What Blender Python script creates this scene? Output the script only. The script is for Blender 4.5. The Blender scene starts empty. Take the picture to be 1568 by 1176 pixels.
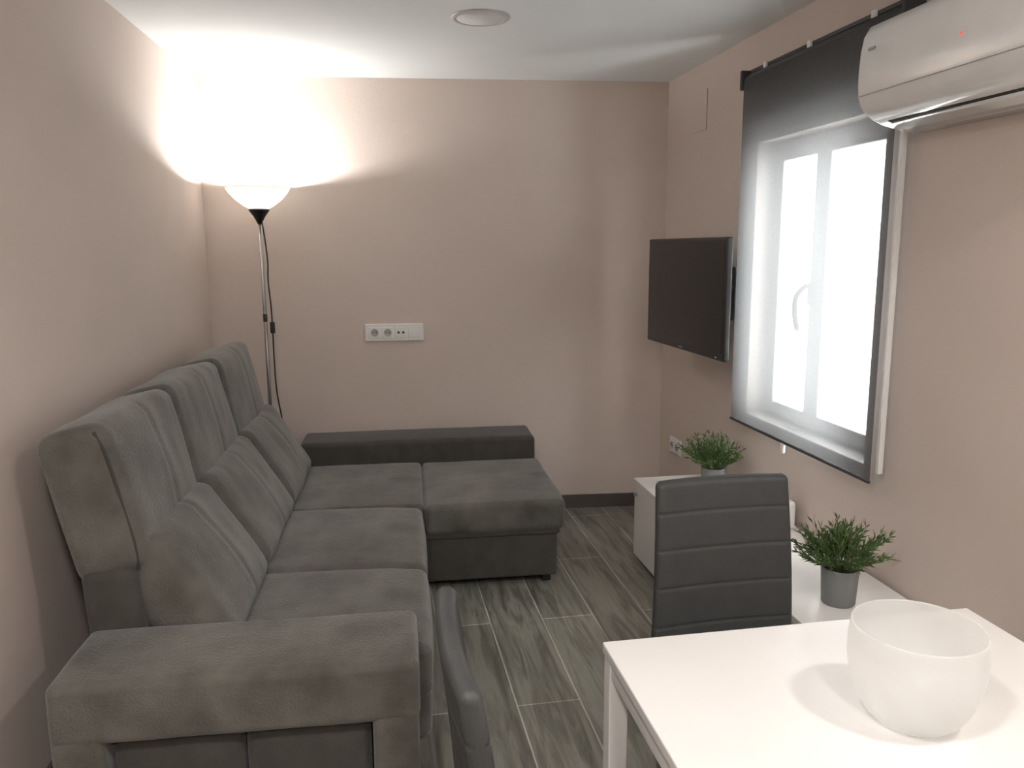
import bpy, bmesh, math, random
from mathutils import Vector, Matrix, noise
random.seed(7)
scene = bpy.context.scene
scene.view_settings.view_transform = 'Standard'
COL = scene.collection

# ---------------------------------------------------------------- materials
def mat(name, col, rough=.5, metal=0, col2=None, nscale=8, bump=0, bscale=60, sheen=0, coat=0, spec=None, emis=None, estr=0, detail=4):
    m = bpy.data.materials.new(name); m.use_nodes = True
    nt = m.node_tree; b = nt.nodes['Principled BSDF']
    b.inputs['Roughness'].default_value = rough
    b.inputs['Metallic'].default_value = metal
    b.inputs['Base Color'].default_value = (*col, 1)
    if spec is not None: b.inputs['Specular IOR Level'].default_value = spec
    tc = nt.nodes.new('ShaderNodeTexCoord')
    if col2 is None: col2 = tuple(c*.94 for c in col)
    n = nt.nodes.new('ShaderNodeTexNoise'); n.inputs['Scale'].default_value = nscale; n.inputs['Detail'].default_value = detail
    nt.links.new(tc.outputs['Object'], n.inputs['Vector'])
    mx = nt.nodes.new('ShaderNodeMix'); mx.data_type = 'RGBA'
    mx.inputs[6].default_value = (*col, 1); mx.inputs[7].default_value = (*col2, 1)
    mr = nt.nodes.new('ShaderNodeMapRange'); mr.inputs[1].default_value = .3; mr.inputs[2].default_value = .7
    nt.links.new(n.outputs['Fac'], mr.inputs[0]); nt.links.new(mr.outputs[0], mx.inputs[0])
    nt.links.new(mx.outputs[2], b.inputs['Base Color'])
    if bump:
        n2 = nt.nodes.new('ShaderNodeTexNoise'); n2.inputs['Scale'].default_value = bscale; n2.inputs['Detail'].default_value = 3
        nt.links.new(tc.outputs['Object'], n2.inputs['Vector'])
        bp = nt.nodes.new('ShaderNodeBump'); bp.inputs['Strength'].default_value = bump; bp.inputs['Distance'].default_value = .01
        nt.links.new(n2.outputs['Fac'], bp.inputs['Height']); nt.links.new(bp.outputs[0], b.inputs['Normal'])
    if sheen:
        b.inputs['Sheen Weight'].default_value = sheen; b.inputs['Sheen Roughness'].default_value = .4
    if coat: b.inputs['Coat Weight'].default_value = coat; b.inputs['Coat Roughness'].default_value = .05
    if emis:
        b.inputs['Emission Color'].default_value = (*emis, 1); b.inputs['Emission Strength'].default_value = estr
    return m

M_wall = mat('wall_paint', (.650,.560,.507), .85, col2=(.63,.54,.487), nscale=3, bump=.08, bscale=120)
M_ceil = mat('ceiling_paint', (.80,.82,.82), .9, nscale=2)
M_base = mat('baseboard_tile', (.10,.085,.075), .5, nscale=12)
M_sofa = mat('sofa_velvet', (.160,.153,.136), .85, col2=(.078,.074,.064), nscale=7, bump=.4, bscale=170, sheen=.35, spec=.2, detail=6)
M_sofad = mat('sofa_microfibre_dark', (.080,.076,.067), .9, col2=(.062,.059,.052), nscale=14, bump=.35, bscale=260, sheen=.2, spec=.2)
M_seam = mat('sofa_piping', (.05,.048,.042), .9)
M_black = mat('black_plastic', (.012,.012,.013), .35)
M_screen = mat('tv_screen', (.006,.006,.007), .22)
M_metal = mat('grey_metal', (.35,.35,.35), .35, metal=.8)
M_chrome = mat('chrome', (.7,.7,.7), .15, metal=1)
M_white = mat('white_lacquer', (.82,.80,.78), .32, nscale=3)
M_whitep = mat('white_plastic', (.82,.82,.80), .3)
M_ac = mat('ac_gloss_plastic', (.84,.84,.83), .14, coat=.5)
M_dark = mat('dark_gap', (.03,.03,.03), .8)
M_chair = mat('faux_leather', (.058,.060,.060), .48, col2=(.050,.052,.052), nscale=20, bump=.12, bscale=300, spec=.35)
M_pot = mat('pot_grey', (.22,.23,.23), .6)
M_soil = mat('soil', (.03,.02,.015), .95, bump=.6)
M_leaf = mat('leaf_green', (.036,.078,.020), .5, col2=(.11,.18,.05), nscale=25)
M_roller = mat('roller_dark', (.04,.04,.043), .5)
M_red = mat('red_led', (.8,.02,.01), .4, emis=(1,.05,.03), estr=1.2)
M_panel = mat('downlight_diffuser', (.78,.78,.77), .6)
M_ring = mat('plastic_grey', (.45,.44,.43), .45)
M_ringc = mat('downlight_ring', (.60,.58,.56), .5)
M_lit = mat('lit_diffuser', (.9,.9,.9), .6, emis=(1,.95,.88), estr=14)
M_frame = mat('window_pvc', (.74,.74,.74), .35)
M_bulb = mat('bulb_glow', (1,1,1), .5, emis=(1,.95,.86), estr=60)

def mixmat(name, cols):
    m = bpy.data.materials.new(name); m.use_nodes = True; nt = m.node_tree
    for n in list(nt.nodes): nt.nodes.remove(n)
    return m, nt, nt.nodes.new('ShaderNodeOutputMaterial')
def blend(nt, f, a, b):
    x = nt.nodes.new('ShaderNodeMixShader')
    x.inputs[0].default_value = f
    nt.links.new(a, x.inputs[1]); nt.links.new(b, x.inputs[2]); return x.outputs[0]
def sh(nt, t, col, **k):
    n = nt.nodes.new(t); n.inputs[0].default_value = (*col, 1)
    for kk, v in k.items(): n.inputs[kk].default_value = v
    return n.outputs[0]
# sunscreen fabric
M_blind, nt, out = mixmat('sunscreen_fabric', 0)
tc = nt.nodes.new('ShaderNodeTexCoord'); nz = nt.nodes.new('ShaderNodeTexNoise'); nz.inputs['Scale'].default_value = 180
nt.links.new(tc.outputs['Object'], nz.inputs['Vector'])
cr = nt.nodes.new('ShaderNodeMix'); cr.data_type='RGBA'; cr.inputs[6].default_value=(.07,.07,.072,1); cr.inputs[7].default_value=(.12,.12,.123,1)
nt.links.new(nz.outputs['Fac'], cr.inputs[0])
df = nt.nodes.new('ShaderNodeBsdfDiffuse'); nt.links.new(cr.outputs[2], df.inputs[0])
tl = sh(nt, 'ShaderNodeBsdfTranslucent', (.26,.26,.265))
tr = sh(nt, 'ShaderNodeBsdfTransparent', (1,1,1))
nt.links.new(blend(nt, .085, blend(nt, .15, df.outputs[0], tl), tr), out.inputs[0])
# window glass
M_glass, nt, out = mixmat('window_glass', 0)
nt.links.new(blend(nt, .06, sh(nt,'ShaderNodeBsdfTransparent',(.97,.98,.97)), sh(nt,'ShaderNodeBsdfGlossy',(1,1,1),Roughness=.02)), out.inputs[0])
# lamp bowl
M_bowl, nt, out = mixmat('lamp_bowl_opal', 0)
nt.links.new(blend(nt, .5, sh(nt,'ShaderNodeBsdfDiffuse',(.9,.9,.88)), sh(nt,'ShaderNodeBsdfTranslucent',(.9,.88,.84))), out.inputs[0])
# frosted glass bowl
M_frost, nt, out = mixmat('frosted_glass', 0)
a = blend(nt, .65, sh(nt,'ShaderNodeBsdfDiffuse',(.92,.93,.92)), sh(nt,'ShaderNodeBsdfTranslucent',(.96,.97,.96)))
a = blend(nt, .45, a, sh(nt,'ShaderNodeBsdfTransparent',(1,1,1)))
nt.links.new(blend(nt, .06, a, sh(nt,'ShaderNodeBsdfGlossy',(1,1,1),Roughness=.3)), out.inputs[0])

# floor
M_floor = bpy.data.materials.new('wood_look_tile'); M_floor.use_nodes = True
nt = M_floor.node_tree; b = nt.nodes['Principled BSDF']; L = nt.links.new
tc = nt.nodes.new('ShaderNodeTexCoord'); sp = nt.nodes.new('ShaderNodeSeparateXYZ'); L(tc.outputs['Object'], sp.inputs[0])
def math_(op, a, bb):
    n = nt.nodes.new('ShaderNodeMath'); n.operation = op
    for i, v in enumerate((a, bb)):
        if isinstance(v, (int, float)): n.inputs[i].default_value = v
        else: L(v, n.inputs[i])
    return n.outputs[0]
cb = nt.nodes.new('ShaderNodeCombineXYZ')
L(math_('ADD', sp.outputs[1], 12-2.99), cb.inputs[0]); L(math_('ADD', sp.outputs[0], .214*20-.433), cb.inputs[1])
br = nt.nodes.new('ShaderNodeTexBrick'); L(cb.outputs[0], br.inputs['Vector'])
br.inputs['Scale'].default_value = 1; br.inputs['Brick Width'].default_value = 1.2; br.inputs['Row Height'].default_value = .214
br.inputs['Mortar Size'].default_value = .0028; br.inputs['Mortar Smooth'].default_value = .1
br.offset = .5; br.inputs['Color1'].default_value = (.170,.165,.142,1); br.inputs['Color2'].default_value = (.265,.258,.228,1)
br.inputs['Mortar'].default_value = (.50,.49,.45,1)
cg = nt.nodes.new('ShaderNodeCombineXYZ')
L(math_('MULTIPLY', sp.outputs[0], 17), cg.inputs[0]); L(math_('MULTIPLY', sp.outputs[1], 1.5), cg.inputs[1])
L(math_('MULTIPLY', math_('FLOOR', math_('DIVIDE', math_('ADD', sp.outputs[0], .214*20-.433), .214), 0), 3.7), cg.inputs[2])
gn = nt.nodes.new('ShaderNodeTexNoise'); gn.inputs['Scale'].default_value = 1.6; gn.inputs['Detail'].default_value = 6; gn.inputs['Distortion'].default_value = 1.0; gn.inputs['Roughness'].default_value=.6
L(cg.outputs[0], gn.inputs['Vector'])
rp = nt.nodes.new('ShaderNodeValToRGB'); rp.color_ramp.elements[0].position=.36; rp.color_ramp.elements[0].color=(.55,.535,.51,1)
rp.color_ramp.elements[1].position=.60; rp.color_ramp.elements[1].color=(1.15,1.15,1.13,1); L(gn.outputs['Fac'], rp.inputs[0])
mx = nt.nodes.new('ShaderNodeMix'); mx.data_type='RGBA'; mx.blend_type='MULTIPLY'; mx.inputs[0].default_value=1
L(br.outputs['Color'], mx.inputs[6])
L(rp.outputs[0], mx.inputs[7]); L(mx.outputs[2], b.inputs['Base Color'])
b.inputs['Roughness'].default_value = .38
bp = nt.nodes.new('ShaderNodeBump'); bp.inputs['Strength'].default_value=.25; bp.inputs['Distance'].default_value=.002
L(math_('SUBTRACT', gn.outputs['Fac'], br.outputs['Fac']), bp.inputs['Height']); L(bp.outputs[0], b.inputs['Normal'])

# ---------------------------------------------------------------- mesh helpers
def empty(name, loc=(0,0,0), rz=0):
    e = bpy.data.objects.new(name, None); e.location = loc; e.rotation_euler = (0,0,rz); e.empty_display_size=.1
    COL.objects.link(e); return e
def mk(name, verts, faces, m, parent=None, smooth=True, loc=(0,0,0), rot=(0,0,0)):
    me = bpy.data.meshes.new(name); me.from_pydata([tuple(v) for v in verts], [], faces); me.update()
    bm = bmesh.new(); bm.from_mesh(me); bmesh.ops.recalc_face_normals(bm, faces=bm.faces); bm.to_mesh(me); bm.free()
    me.materials.append(m)
    if smooth:
        for p in me.polygons: p.use_smooth = True
    o = bpy.data.objects.new(name, me); COL.objects.link(o); o.location = loc; o.rotation_euler = rot
    if parent: o.parent = parent
    return o
def axisco(h, r, n):
    inner = h - r; k = 4
    c = [-inner + 2*inner*i/n for i in range(n+1)] if inner > 1e-5 else [0]
    cor = [r*math.tan(math.pi/4*i/k) for i in range(1, k+1)]
    return [-inner-x for x in reversed(cor)] + c + [inner+x for x in cor]
def rbox(name, lo, hi, m, r=.01, n=(2,2,2), bulge=(0,0,0), parent=None, rot=(0,0,0), nz=0, nf=6, deform=None, seed=0):
    lo = Vector(lo); hi = Vector(hi); c = (lo+hi)/2; h = (hi-lo)/2; r = min(r, min(h)*.999)
    A = [axisco(h[i], r, n[i]) for i in range(3)]; N = [len(a)-1 for a in A]
    idx = {}; V = []
    def vid(i,j,k):
        key=(i,j,k)
        if key not in idx:
            p = Vector((A[0][i],A[1][j],A[2][k])); q = Vector([max(-(h[a]-r), min(h[a]-r, p[a])) for a in range(3)])
            d = (p-q)
            p = q + d.normalized()*r if d.length>1e-9 else q
            s = [max(-1,min(1,p[a]/h[a])) for a in range(3)]
            for a in range(3):
                o1, o2 = [x for x in range(3) if x!=a]
                p[a] += s[a]*bulge[a]*(1-s[o1]**2)*(1-s[o2]**2)
            if nz:
                p += noise.noise_vector((p+c)*nf+Vector((seed,seed*2,0)))*nz
            if deform: p = deform(p, s)
            idx[key]=len(V); V.append(p)
        return idx[key]
    F = []
    for a in range(3):
        b_, c_ = [x for x in range(3) if x!=a]
        for side in (0, N[a]):
            for i in range(N[b_]):
                for j in range(N[c_]):
                    q = []
                    for (x,y) in ((i,j),(i+1,j),(i+1,j+1),(i,j+1)):
                        t=[0,0,0]; t[a]=side; t[b_]=x; t[c_]=y; q.append(vid(*t))
                    F.append(q)
    return mk(name, V, F, m, parent, True, c, rot)
def lathe(name, prof, m, parent=None, loc=(0,0,0), seg=48, rot=(0,0,0), closed=False):
    V=[]; F=[]; n=len(prof)
    for s in range(seg):
        a=2*math.pi*s/seg
        for (r,z) in prof: V.append((max(r,.00001)*math.cos(a), max(r,.00001)*math.sin(a), z))
    for s in range(seg):
        s2=(s+1)%seg
        for i in range(n-1 if not closed else n):
            j=(i+1)%n
            F.append((s*n+i, s2*n+i, s2*n+j, s*n+j))
    return mk(name,V,F,m,parent,True,loc,rot)
def tube(name, pts, r, m, parent=None, cyc=False, smooth=True):
    cu = bpy.data.curves.new(name,'CURVE'); cu.dimensions='3D'; cu.bevel_depth=r; cu.bevel_resolution=3; cu.use_fill_caps=True
    s = cu.splines.new('NURBS' if smooth and len(pts)>2 else 'POLY'); s.points.add(len(pts)-1)
    for i,p in enumerate(pts): s.points[i].co=(*p,1)
    if s.type=='NURBS': s.order_u=3; s.use_endpoint_u=not cyc
    s.use_cyclic_u=cyc
    cu.materials.append(m)
    o=bpy.data.objects.new(name,cu); COL.objects.link(o)
    if parent: o.parent=parent
    return o
def prism(name, quad, z0, z1, m):
    V=[(x,y,z0) for x,y in quad]+[(x,y,z1) for x,y in quad]; n=len(quad)
    F=[tuple(range(n)),tuple(range(n,2*n))]+[(i,(i+1)%n,n+(i+1)%n,n+i) for i in range(n)]
    return mk(name,V,F,m,None,False)

# ---------------------------------------------------------------- room shell
H=2.38; XR=1.634; BL=(-.849,4.50); BR=(XR,4.308); YF=-1.8
XLf=-.849-.038*(4.5-YF); FL=(XLf,YF)
prism('floor', [(XLf-.3,YF-.3),(XR+.3,YF-.3),(XR+.3,4.9),(-1.15,4.9)], -.1, 0, M_floor)
prism('ceiling', [(XLf-.3,YF-.3),(XR+.3,YF-.3),(XR+.3,4.9),(-1.15,4.9)], H, H+.1, M_ceil)
prism('wall_back', [BL,BR,(BR[0],BR[1]+.2),(BL[0],BL[1]+.2)], 0, H, M_wall)
prism('wall_left', [FL,BL,(BL[0]-.2,BL[1]+.2),(FL[0]-.2,FL[1])], 0, H, M_wall)
prism('wall_front', [FL,(XR,YF),(XR,YF-.2),(FL[0],YF-.2)], 0, H, M_wall)
# right wall with window opening
WY0,WY1,WZ0,WZ1=2.38,3.25,.765,1.93; T=.26
def boxv(x0,x1,y0,y1,z0,z1):
    return [(x0,y0,z0),(x1,y0,z0),(x1,y1,z0),(x0,y1,z0),(x0,y0,z1),(x1,y0,z1),(x1,y1,z1),(x0,y1,z1)]
BF=[(0,1,2,3),(4,5,6,7),(0,1,5,4),(1,2,6,5),(2,3,7,6),(3,0,4,7)]
V=[];F=[]
for (y0,y1,z0,z1) in ((YF-.2,WY0,0,H),(WY1,4.6,0,H),(WY0,WY1,0,WZ0),(WY0,WY1,WZ1,H)):
    o=len(V); V+=boxv(XR,XR+T,y0,y1,z0,z1); F+=[tuple(i+o for i in f) for f in BF]
mk('wall_right',V,F,M_wall,None,False)
def base(name,p,q,nrm):
    p=Vector(p);q=Vector(q);n=Vector(nrm)*.012
    return prism(name,[p,q,q+n,p+n],0,.078,M_base)
base('baseboard_back',BL,BR,(-.077,-1)); base('baseboard_left',FL,BL,(1,-.04)); base('baseboard_right',(XR,YF),BR,(-1,0)); base('baseboard_front',FL,(XR,YF),(0,1))

# ---------------------------------------------------------------- window
win=empty('window_1')
X0,X1=1.725,1.785
def fr(nm,y0,y1,z0,z1,x0=X0,x1=X1,m=M_frame,r=.006): return rbox(nm,(x0,y0,z0),(x1,y1,z1),m,r,(1,1,1),parent=win)
fr('frame_bottom',WY0,WY1,WZ0,.79); fr('frame_top',WY0,WY1,1.90,WZ1); fr('frame_near',WY0,2.42,.79,1.90); fr('frame_far',3.225,WY1,.79,1.90)
for nm,y0,y1 in (('sash_near',2.42,2.870),('sash_far',2.870,3.225)):
    w=.050
    a,b_=X0-.012,X1-.012
    fr(nm+'_left',y0,y0+w,.79,1.90,a,b_); fr(nm+'_right',y1-w,y1,.79,1.90,a,b_)
    fr(nm+'_bottom',y0+w,y1-w,.79,.835,a,b_); fr(nm+'_top',y0+w,y1-w,1.85,1.90,a,b_)
    mk(nm+'_glass',boxv(1.745,1.75,y0+w,y1-w,.835,1.85),BF,M_glass,win,False)
rbox('handle_plate',(1.700,2.885,1.27),(1.713,2.915,1.35),M_metal,.004,parent=win)
tube('handle',[(1.71,2.90,1.35),(1.675,2.90,1.345),(1.635,2.91,1.28),(1.665,2.91,1.17)],.010,M_black,win)
rbox('sill',(XR-.004,WY0,WZ0-.004),(X0,WY1,WZ0+.004),M_white,.002,parent=win)

# roller blind
bl=empty('roller_blind')
V=[];F=[];ny,nz_=30,60
by0,by1,bz0,bz1=2.25,3.272,.745,2.185
for j in range(nz_+1):
    for i in range(ny+1):
        y=by0+(by1-by0)*i/ny; z=bz0+(bz1-bz0)*j/nz_
        V.append((1.570+.0015*math.sin(i*.7)*(1-j/nz_),y,z))
for j in range(nz_):
    for i in range(ny):
        a=j*(ny+1)+i; F.append((a,a+1,a+ny+2,a+ny+1))
mk('fabric',V,F,M_blind,bl)
lathe('tube',[(0,0),(.021,0),(.021,by1-by0+.01),(0,by1-by0+.01)],M_roller,bl,(1.592,by0-.005,2.185),24,(-math.pi/2,0,0))
rbox('hem_bar',(1.564,by0,.738),(1.576,by1,.750),M_roller,.005,parent=bl)
for nm,y in (('bracket_near',by0-.018),('bracket_far',by1+.005)):
    rbox(nm,(1.56,y,2.145),(XR-.001,y+.016,2.225),M_roller,.005,parent=bl)
rbox('head_rail',(1.600,by0-.015,2.212),(XR-.001,by1+.02,2.228),M_roller,.004,parent=bl)
for i,y in enumerate((2.42,2.80,3.13)):
    rbox('clip_%d'%i,(1.590,y,2.207),(1.605,y+.022,2.232),M_whitep,.004,parent=bl)
rbox('pull_tab',(1.562,2.79,.700),(1.575,2.815,.742),M_whitep,.005,parent=bl)
rbox('side_channel',(1.582,2.227,.775),(1.600,2.245,2.12),M_whitep,.004,parent=bl)
tube('chain_front',[(1.575,2.222,2.12),(1.575,2.220,1.5),(1.575,2.222,.95)],.0018,M_whitep,bl)

# ---------------------------------------------------------------- air conditioner
ac=empty('air_conditioner')
prof=[(0,2.135),(.10,2.138),(.155,2.134),(.19,2.118),(.206,2.09),(.213,2.05),(.216,2.0),(.216,1.955),(.213,1.925),(.205,1.902),(.188,1.880),(.160,1.861),(.125,1.847),(.085,1.837),(.045,1.831),(0,1.829)]
cx,cz=.07,2.0; V=[];F=[];n=len(prof)
ys=[(2.222,.955),(2.2205,.975),(2.216,.99),(2.208,1),(1.36,1),(1.352,.99),(1.3475,.975),(1.346,.955)]
for y,s in ys:
    for (o,z) in prof:
        oo = o if o<.01 else cx+(o-cx)*s
        V.append((XR-.002-oo,y,cz+(z-cz)*s))
for k in range(len(ys)-1):
    for i in range(n):
        j=(i+1)%n; F.append((k*n+i,k*n+j,(k+1)*n+j,(k+1)*n+i))
F.append(tuple(range(n))); F.append(tuple(range((len(ys)-1)*n,len(ys)*n)))
mk('housing',V,F,M_ac,ac)
def strip(nm,pp,y0,y1,m,th):
    V=[];F=[];k=len(pp)
    for y in (y0,y1):
        for (o,z) in pp: V.append((XR-.002-o,y,z))
        for (o,z) in reversed(pp): V.append((XR-.002-o+.0,y,z-th))
    t=2*k
    for i in range(t): F.append((i,(i+1)%t,t+(i+1)%t,t+i))
    F.append(tuple(range(t)));F.append(tuple(range(t,2*t)))
    return mk(nm,V,F,m,ac)
strip('outlet_gap',[(.145,1.855),(.125,1.847),(.085,1.837),(.055,1.8326)],1.39,2.165,M_dark,.0018)
strip('louvre',[(.136,1.851),(.125,1.847),(.088,1.8378),(.064,1.8340)],1.395,2.16,M_ac,.005)
rbox('front_seam',(XR-.2200,1.350,1.925),(XR-.2125,2.212,1.9265),M_ring,.0006,parent=ac)
rbox('emblem',(XR-.2195,2.145,2.045),(XR-.2135,2.175,2.052),M_metal,.001,parent=ac)
rbox('led_digit',(XR-.2185,1.80,1.995),(XR-.2155,1.806,2.005),M_red,.0008,parent=ac)

# ---------------------------------------------------------------- tv
tv=empty('television',(1.398,3.452,1.288),math.atan2(.018,.86))
rbox('body',(0,-.43,-.255),(.028,.43,.250),M_black,.008,(1,2,2),parent=tv)
rbox('rear_bulge',(.025,-.33,-.19),(.055,.33,.12),M_black,.02,(1,2,2),parent=tv)
rbox('screen',(-.0015,-.412,-.222),(.004,.412,.236),M_screen,.001,parent=tv)
rbox('badge',(-.003,-.02,-.244),(.001,.02,-.238),M_metal,.0008,parent=tv)
rbox('status_light',(-.003,-.37,-.244),(.001,-.36,-.240),M_whitep,.0008,parent=tv)
rbox('mount_plate',(.052,-.1,-.1),(.070,.1,.1),M_black,.003,parent=tv)
rbox('mount_arm',(.065,-.03,-.03),(.215,.03,.03),M_black,.006,parent=tv)
rbox('wall_bracket',(.206,-.06,-.12),(.226,.06,.12),M_black,.004,parent=tv)
tube('power_cable',[(.05,-.15,-.18),(.10,-.13,-.26),(.15,-.02,-.22),(.19,.0,-.12)],.004,M_black,tv)

# ---------------------------------------------------------------- sockets
def socket(name,loc,rz,w,h,kinds):
    e=empty(name,loc,rz)
    rbox('plate',(-w/2,-.011,-h/2),(w/2,0,h/2),M_whitep,.004,parent=e)
    for i,(k,x) in enumerate(kinds):
        rbox('insert_%d'%i,(x-.031,-.0135,-.031),(x+.031,-.008,.031),M_whitep,.003,parent=e)
        if k=='schuko':
            lathe('well_%d'%i,[(0,.0),(.018,.0),(.0195,.0012),(.021,0.0)],M_ring,e,(x,-.0138,0),32,(math.pi/2,0,0))
            for dx in (-.009,.009): lathe('hole_%d'%i,[(0,.0026),(.0028,.0026),(.0028,0)],M_dark,e,(x+dx,-.0135,0),12,(math.pi/2,0,0))
        if k=='tv':
            for dx in (-.013,.013): lathe('jack_%d'%i,[(0,.0022),(.006,.0022),(.0065,0)],M_dark,e,(x+dx,-.0135,0),20,(math.pi/2,0,0))
    return e
bw=math.atan2(4.308-4.5,1.634+.849)
socket('wall_socket',(.124,4.5-(.124+.849)*.0773-.001,1.045),bw,.32,.095,[('schuko',-.107),('schuko',-.036),('tv',.036),('blank',.107)])
socket('wall_socket',(XR-.001,4.05,.417),-math.pi/2,.15,.088,[('schuko',-.036),('schuko',.036)])
ap=empty('access_panel'); rbox('cover',(XR-.004,3.79,2.06),(XR-.0005,3.97,2.25),M_wall,.0015,parent=ap)
rbox('edge',(XR-.0045,3.786,2.06),(XR-.001,3.79,2.25),M_ring,.001,parent=ap)

# ceiling downlights (flush round LED panels)
def downlight(name,x,y,m,energy=0):
    e=empty(name,(x,y,H))
    lathe('ring',[(.093,-.001),(.093,-.006),(.098,-.007),(.111,-.005),(.114,-.001)],M_ringc,e)
    lathe('diffuser',[(0,-.005),(.094,-.005),(.094,-.001)],m,e)
    if energy:
        l=bpy.data.lights.new('downlight_lamp','AREA'); l.shape='DISK'; l.size=.18; l.energy=energy; l.color=(1,.965,.93)
        o=bpy.data.objects.new('downlight_lamp',l); COL.objects.link(o); o.parent=e; o.location=(0,0,-.012)
downlight('added_fill_downlight',.456,3.253,M_panel)
downlight('added_fill_downlight',1.28,.40,M_lit,15)
downlight('added_fill_downlight',-.25,.35,M_lit,23)  # added fill panel out of view, lifts the overall room brightness
downlight('added_fill_downlight',.35,-.95,M_lit,28)  # another unseen panel added behind the camera for ambient fill

# ---------------------------------------------------------------- sofa
sofa=empty('sofa',(-.766,1.82,0),math.radians(-2.3))
S=dict(parent=sofa)
rbox('arm_near_top',(0,0,.365),(.85,.297,.522),M_sofa,.024,(12,5,3),(.004,.004,.006),nz=.003,**S)
rbox('arm_near_outer',(.0,.002,.03),(.118,.295,.40),M_sofa,.02,(3,4,5),**S)
rbox('arm_near_inner',(.735,.002,.03),(.848,.295,.40),M_sofa,.02,(3,4,5),**S)
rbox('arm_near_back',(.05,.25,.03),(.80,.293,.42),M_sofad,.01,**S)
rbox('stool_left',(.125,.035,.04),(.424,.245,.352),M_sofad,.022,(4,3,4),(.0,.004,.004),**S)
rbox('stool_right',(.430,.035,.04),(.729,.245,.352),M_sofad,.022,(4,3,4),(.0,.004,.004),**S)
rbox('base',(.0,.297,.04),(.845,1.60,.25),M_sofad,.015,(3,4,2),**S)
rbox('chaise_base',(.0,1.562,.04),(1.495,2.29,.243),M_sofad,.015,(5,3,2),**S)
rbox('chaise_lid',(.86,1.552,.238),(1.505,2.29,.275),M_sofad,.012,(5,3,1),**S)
def lean(k,z0): 
    def f(p,s): p.x -= k*(p.z-z0); return p
    return f
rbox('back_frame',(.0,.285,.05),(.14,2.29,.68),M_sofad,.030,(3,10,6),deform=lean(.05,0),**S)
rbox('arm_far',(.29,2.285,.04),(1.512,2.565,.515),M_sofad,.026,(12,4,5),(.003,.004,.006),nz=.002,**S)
def seatdef(p,s):
    if s[0]>.6: p.z -= .012*(s[0]-.6)/.4*(1 if s[2]>0 else 0)
    return p
rbox('seat_near',(.16,.302,.235),(.893,.884,.410),M_sofa,.032,(14,12,4),(.010,.004,.014),nz=.004,nf=5,deform=seatdef,seed=1,**S)
rbox('seat_middle',(.16,.888,.235),(.893,1.552,.410),M_sofa,.032,(14,12,4),(.010,.004,.014),nz=.004,nf=5,deform=seatdef,seed=5,**S)
rbox('seat_front_near',(.78,.305,.10),(.885,.882,.33),M_sofa,.035,(3,10,4),(.008,0,0),nz=.004,seed=3,**S)
rbox('seat_front_middle',(.78,.890,.10),(.885,1.545,.33),M_sofa,.035,(3,10,4),(.008,0,0),nz=.004,seed=4,**S)
rbox('chaise_seat_inner',(.16,1.556,.255),(.905,2.285,.402),M_sofa,.026,(12,12,3),(.0,.004,.010),nz=.004,seed=8,**S)
rbox('chaise_seat_outer',(.905,1.540,.262),(1.527,2.283,.398),M_sofa,.028,(12,12,3),(.006,.006,.010),nz=.004,seed=9,**S)
mods=[(.325,.905),(.912,1.572),(1.580,2.235)]
for i,(y0,y1) in enumerate(mods):
    def pil(p,s,i=i):
        g=math.exp(-((p.y-.02)/.010)**2)*.005
        cr_=noise.noise(Vector((p.y*14+i*9,p.z*6,i*3.1)))*.003*max(0,s[0])
        if s[0]>0: p.x += cr_-g
        return p
    yc=(y0+y1)/2
    o=rbox('lumbar_cushion_%d'%(i+1),(-.085,y0,-.20),(.085,y1,.20),M_sofa,.052,(4,40,18),(.024,.004,.0),nz=.007,nf=6,deform=pil,seed=20+i,**S)
    o.location=(.198,yc,.550); o.rotation_euler=(0,math.radians(-31),0)
    o=rbox('headrest_cushion_%d'%(i+1),(-.098,y0-(.02 if i==0 else 0),-.205),(.090,y1,.205),M_sofa,.042,(4,40,20),(.020,.006,.010),nz=.007,nf=5,deform=pil,seed=40+i,**S)
    o.location=(.025,yc-(.01 if i==0 else 0),.845); o.rotation_euler=(0,math.radians(-12),0)
    # piping follows the two vertical front edges of each headrest
    hw=(y1-y0)/2; x=.076
    for k,yy in enumerate((-hw+.006-(.008 if i==0 else 0),hw-.006+(.008 if i==0 else 0))):
        t=tube('headrest_piping_%d_%d'%(i+1,k),[(x-.012,yy,-.19),(x,yy,-.15),(x,yy,0),(x,yy,.15),(x-.012,yy,.19)],.0045,M_seam,sofa)
        t.location=o.location; t.rotation_euler=o.rotation_euler
for i,(x,y) in enumerate(((.04,.04),(.8,.04),(1.45,1.62),(1.45,2.5),(.35,2.5),(.04,2.2))):
    rbox('foot_%d'%i,(x-.02,y-.02,0),(x+.02,y+.02,.05),M_black,.004,parent=sofa)

# ---------------------------------------------------------------- floor lamp
lx,ly=-.54,4.285
lamp=empty('floor_lamp',(lx,ly,0))
lathe('base',[(0,.0),(.128,.0),(.13,.006),(.126,.014),(.03,.022),(.014,.03),(.0,.03)],M_black,lamp)
lathe('pole',[(.0,.02),(.009,.02),(.009,1.64),(0,1.64)],M_metal,lamp,seg=20)
for i,z in enumerate((.62,1.15)): lathe('pole_joint_%d'%i,[(.009,z-.02),(.0108,z-.018),(.0108,z+.018),(.009,z+.02)],M_black,lamp,seg=20)
lathe('socket_cone',[(0,1.625),(.012,1.628),(.016,1.64),(.030,1.665),(.050,1.692),(.053,1.70),(0,1.70)],M_black,lamp)
lathe('bowl_shade',[(.046,1.700),(.075,1.716),(.113,1.745),(.142,1.777),(.160,1.806),(.157,1.808),(.139,1.781),(.110,1.750),(.073,1.721),(.04,1.705)],M_bowl,lamp,closed=True)
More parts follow.
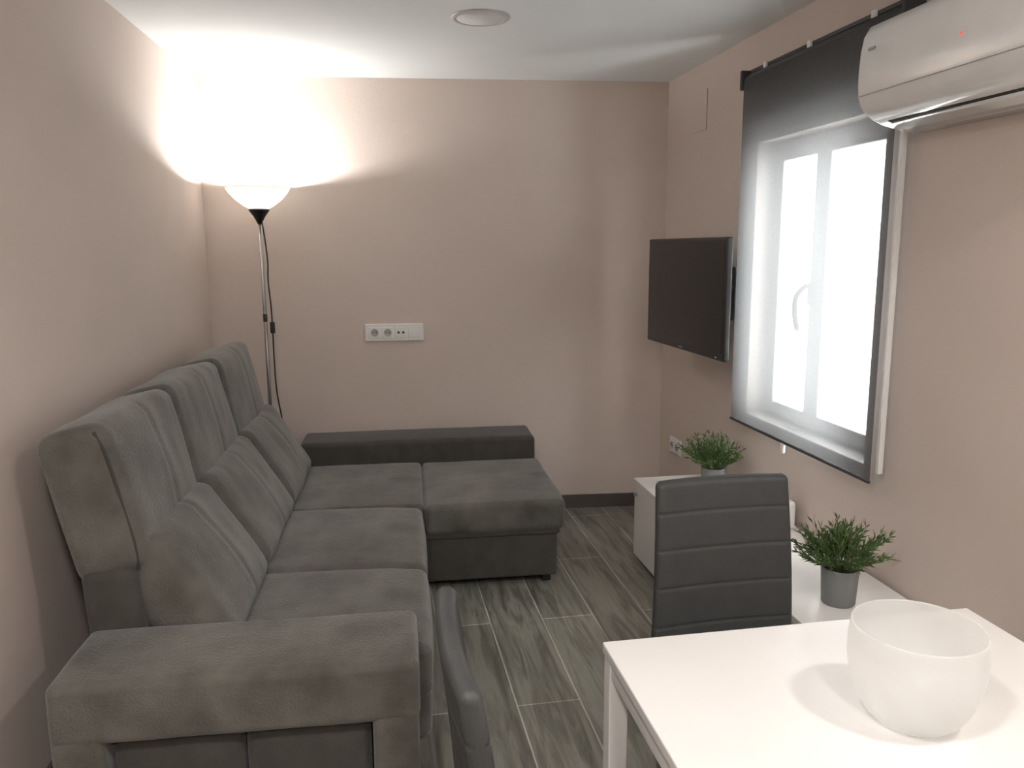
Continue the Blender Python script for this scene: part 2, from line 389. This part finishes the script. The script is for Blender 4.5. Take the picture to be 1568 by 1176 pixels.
lathe('bulb',[(0,1.70),(.013,1.70),(.014,1.715),(.022,1.73),(.024,1.74),(.018,1.752),(0,1.758)],M_bulb,lamp,seg=24)
tube('cable',[(.012,-.01,1.64),(.034,-.015,1.45),(.024,-.012,1.35),(.036,-.012,1.2),(.034,-.012,.95),(.036,-.01,.75),(.065,-.01,.58),(.03,-.01,.4),(.02,-.01,.2),(.02,-.005,.03)],.0038,M_black,lamp)
rbox('inline_switch',(.024,-.024,1.07),(.048,-.004,1.13),M_black,.006,parent=lamp)
ld=bpy.data.lights.new('lamp_light','POINT'); ld.energy=35; ld.color=(1,.985,.955); ld.shadow_soft_size=.02
lo=bpy.data.objects.new('lamp_light',ld); COL.objects.link(lo); lo.parent=lamp; lo.location=(0,0,1.770)

# ---------------------------------------------------------------- tv bench
tb=empty('tv_bench')
bx0,bx1,byn,byf=1.215,XR-.014,1.72,3.53
rbox('top',(bx0-.004,byn,.388),(bx1,byf,.410),M_white,.002,parent=tb)
rbox('carcass',(bx0+.02,byn+.002,.02),(bx1,byf-.002,.388),M_white,.002,parent=tb)
for i in range(3):
    a=byn+.004+i*(byf-byn-.008)/3; b_=a+(byf-byn-.008)/3-.004
    rbox('door_%d'%(i+1),(bx0,a,.035),(bx0+.019,b_,.384),M_white,.002,parent=tb)
    rbox('knob_%d'%(i+1),(bx0-.016,b_-.045,.335),(bx0,b_-.03,.35),M_metal,.003,parent=tb)
rbox('plinth',(bx0+.04,byn+.02,0),(bx1,byf-.02,.03),M_white,.001,parent=tb)
rt=empty('wifi_router',(1.572,2.78,.411)); rbox('case',(-.03,-.05,0),(.03,.05,.11),M_whitep,.014,parent=rt); rbox('stand',(-.035,-.045,0),(.035,.045,.012),M_whitep,.004,parent=rt)

# ---------------------------------------------------------------- plants
def plant(name,x,y,z,s=1,seed=0,lim=None):
    rnd=random.Random(seed); e=empty(name,(x,y,z))
    lathe('pot',[(0,0),(.046,0),(.050,.004),(.056,.112),(.0565,.116),(.052,.116),(.050,.098),(0,.098)],M_pot,e)
    lathe('soil',[(0,.104),(.03,.102),(.051,.098)],M_soil,e,seg=24)
    V=[];F=[]
    def leaf(p,d,l,w):
        d=d.normalized(); side=d.cross(Vector((rnd.uniform(-1,1),rnd.uniform(-1,1),rnd.uniform(-.3,.3)))).normalized()*w
        o=len(V); up=Vector((0,0,-l*.15))
        V.extend([p,p+d*l*.4+side,p+d*l+up,p+d*l*.4-side]); F.append((o,o+1,o+2,o+3))
    for i in range(120):
        a=rnd.uniform(0,2*math.pi); el=rnd.uniform(.05,1)**.8; spread=math.cos(el*math.pi/2)
        r0=rnd.uniform(0,.038); p=Vector((math.cos(a)*r0,math.sin(a)*r0,.10))
        d=Vector((math.cos(a)*spread*.85,math.sin(a)*spread*.85,.36+el)).normalized()
        Ln=rnd.uniform(.085,.16)*s; st=7; prev=p.copy()
        for k in range(st):
            d2=(d+Vector((rnd.uniform(-.12,.12),rnd.uniform(-.12,.12),-.035*k))).normalized()
            nx=prev+d2*Ln/st
            sd=d2.cross(Vector((0,0,1))).normalized()*.0008
            o=len(V); V.extend([prev-sd,prev+sd,nx+sd,nx-sd]); F.append((o,o+1,o+2,o+3))
            if k>1:
                for q in range(3):
                    ld_=d2*1.4+Vector((rnd.uniform(-1,1),rnd.uniform(-1,1),rnd.uniform(-.4,.8)))
                    leaf(nx.copy(),ld_,rnd.uniform(.022,.042),rnd.uniform(.0018,.0032))
            prev=nx
    if lim is not None:   # foliage pushed back softly by the wall behind it
        for v in V:
            if v.x>lim*.6: v.x = lim*.6 + (v.x-lim*.6)*.45
            v.x=min(v.x,lim)
    me=bpy.data.meshes.new('foliage'); me.from_pydata([tuple(v) for v in V],[],F); me.materials.append(M_leaf)
    o=bpy.data.objects.new('foliage',me); COL.objects.link(o); o.parent=e
plant('potted_grass_plant',1.395,2.112,.411,1,3)
plant('potted_grass_plant',1.49,3.25,.411,1.0,11,lim=.125)

# ---------------------------------------------------------------- dining table
tbl=empty('dining_table')
tx0,tx1,ty0,ty1=.423,1.226,.15,1.398
rbox('top',(tx0,ty0,.718),(tx1,ty1,.74),M_white,.003,parent=tbl)
rbox('apron_left',(tx0+.006,ty0+.04,.682),(tx0+.03,ty1-.04,.718),M_white,.002,parent=tbl)
rbox('apron_right',(tx1-.03,ty0+.04,.682),(tx1-.006,ty1-.04,.718),M_white,.002,parent=tbl)
rbox('apron_far',(tx0+.04,ty1-.03,.682),(tx1-.04,ty1-.006,.718),M_white,.002,parent=tbl)
rbox('apron_near',(tx0+.04,ty0+.006,.682),(tx1-.04,ty0+.03,.718),M_white,.002,parent=tbl)
i=0
for x in (tx0+.003,tx1-.041):
    for y in (ty0+.003,ty1-.041):
        i+=1; rbox('leg_%d'%i,(x,y,0),(x+.038,y+.038,.718),M_white,.003,parent=tbl)

gb=empty('frosted_glass_bowl',(.845,1.06,.7405))
gp=[(0,0),(.050,.0),(.062,.004),(.076,.018),(.088,.040),(.098,.070),(.1025,.100),(.1030,.130),(.1000,.158),(.0985,.160),(.097,.158),(.0998,.130),(.0993,.100),(.0945,.071),(.0845,.043),(.072,.022),(.058,.009),(.045,.006),(0,.006)]
lathe('glass',gp,M_frost,gb,seg=72)

# ---------------------------------------------------------------- dining chairs
def chair(name,loc,rz):
    e=empty(name,loc,rz)
    top=.905; z0=.43
    def bdef(p,s):
        t=(s[2]+1)/2
        p.x *= 1.03-.09*t
        p.y += .035*t + .018*math.sin(t*math.pi)*-.6 + .014*(1-s[0]**2)
        g=0
        for gz in (.20,.42,.63,.83):
            g=max(g, math.exp(-((t-gz)/.007)**2))
        if abs(s[1])>.5: p.y -= math.copysign(.0028*g, s[1])
        return p
    o=rbox('backrest',(-.195,-.018,z0),(.195,.018,top),M_chair,.016,(14,1,120),(0,.003,.002),parent=e,deform=bdef)
    o.location.y=.185; 
    rbox('seat',(-.18,-.215,.425),(.18,.195,.478),M_chair,.022,(8,8,2),(.0,.0,.012),parent=e)
    for i,(x,y,dx,dy) in enumerate(((-.155,-.185,-.012,-.012),(.155,-.185,.012,-.012),(-.155,.175,-.012,.03),(.155,.175,.012,.03))):
        V=[];
        for (cx_,cy_,z,w) in ((x+dx,y+dy,0,.013),(x,y,.43,.018)):
            V+=[(cx_-w,cy_-w,z),(cx_+w,cy_-w,z),(cx_+w,cy_+w,z),(cx_-w,cy_+w,z)]
        mk('leg_%d'%(i+1),V,[(0,1,2,3),(4,5,6,7),(0,1,5,4),(1,2,6,5),(2,3,7,6),(3,0,4,7)],M_chrome,e,False)
    rbox('under_frame',(-.165,-.195,.405),(.165,.185,.428),M_chrome,.004,parent=e)
chair('dining_chair',(.895,1.665,0),math.radians(1.5))
chair('dining_chair',(.335,1.170,0),math.radians(90))

# ---------------------------------------------------------------- lights
w=bpy.data.worlds.new('World'); scene.world=w; w.use_nodes=True
bg=w.node_tree.nodes['Background']; bg.inputs[0].default_value=(.96,.985,1,1); bg.inputs[1].default_value=42
pd=bpy.data.lights.new('window_portal','AREA'); pd.shape='RECTANGLE'; pd.size=WY1-WY0; pd.size_y=WZ1-WZ0
pd.cycles.is_portal=True
po=bpy.data.objects.new('window_portal',pd); COL.objects.link(po); po.location=(XR+T-.02,(WY0+WY1)/2,(WZ0+WZ1)/2)
po.rotation_euler=Vector((-1,0,0)).to_track_quat('-Z','Y').to_euler()

# ---------------------------------------------------------------- camera
th=math.radians(9.7); ya=math.radians(10)
Fv=Vector((math.sin(ya)*math.cos(th),math.cos(ya)*math.cos(th),-math.sin(th)))
Rv=Vector((math.cos(ya),-math.sin(ya),0)); Uv=Rv.cross(Fv)
ro=.006; R2=(Rv-Uv*ro).normalized(); U2=(Uv+Rv*ro).normalized()
cd=bpy.data.cameras.new('camera'); co=bpy.data.objects.new('camera',cd); COL.objects.link(co)
mw=Matrix((R2,U2,-Fv)).transposed().to_4x4(); mw.translation=Vector((0,0,1.5)); co.matrix_world=mw
cd.sensor_fit='HORIZONTAL'; cd.sensor_width=36; cd.lens=28.01; cd.clip_start=.02
scene.camera=co
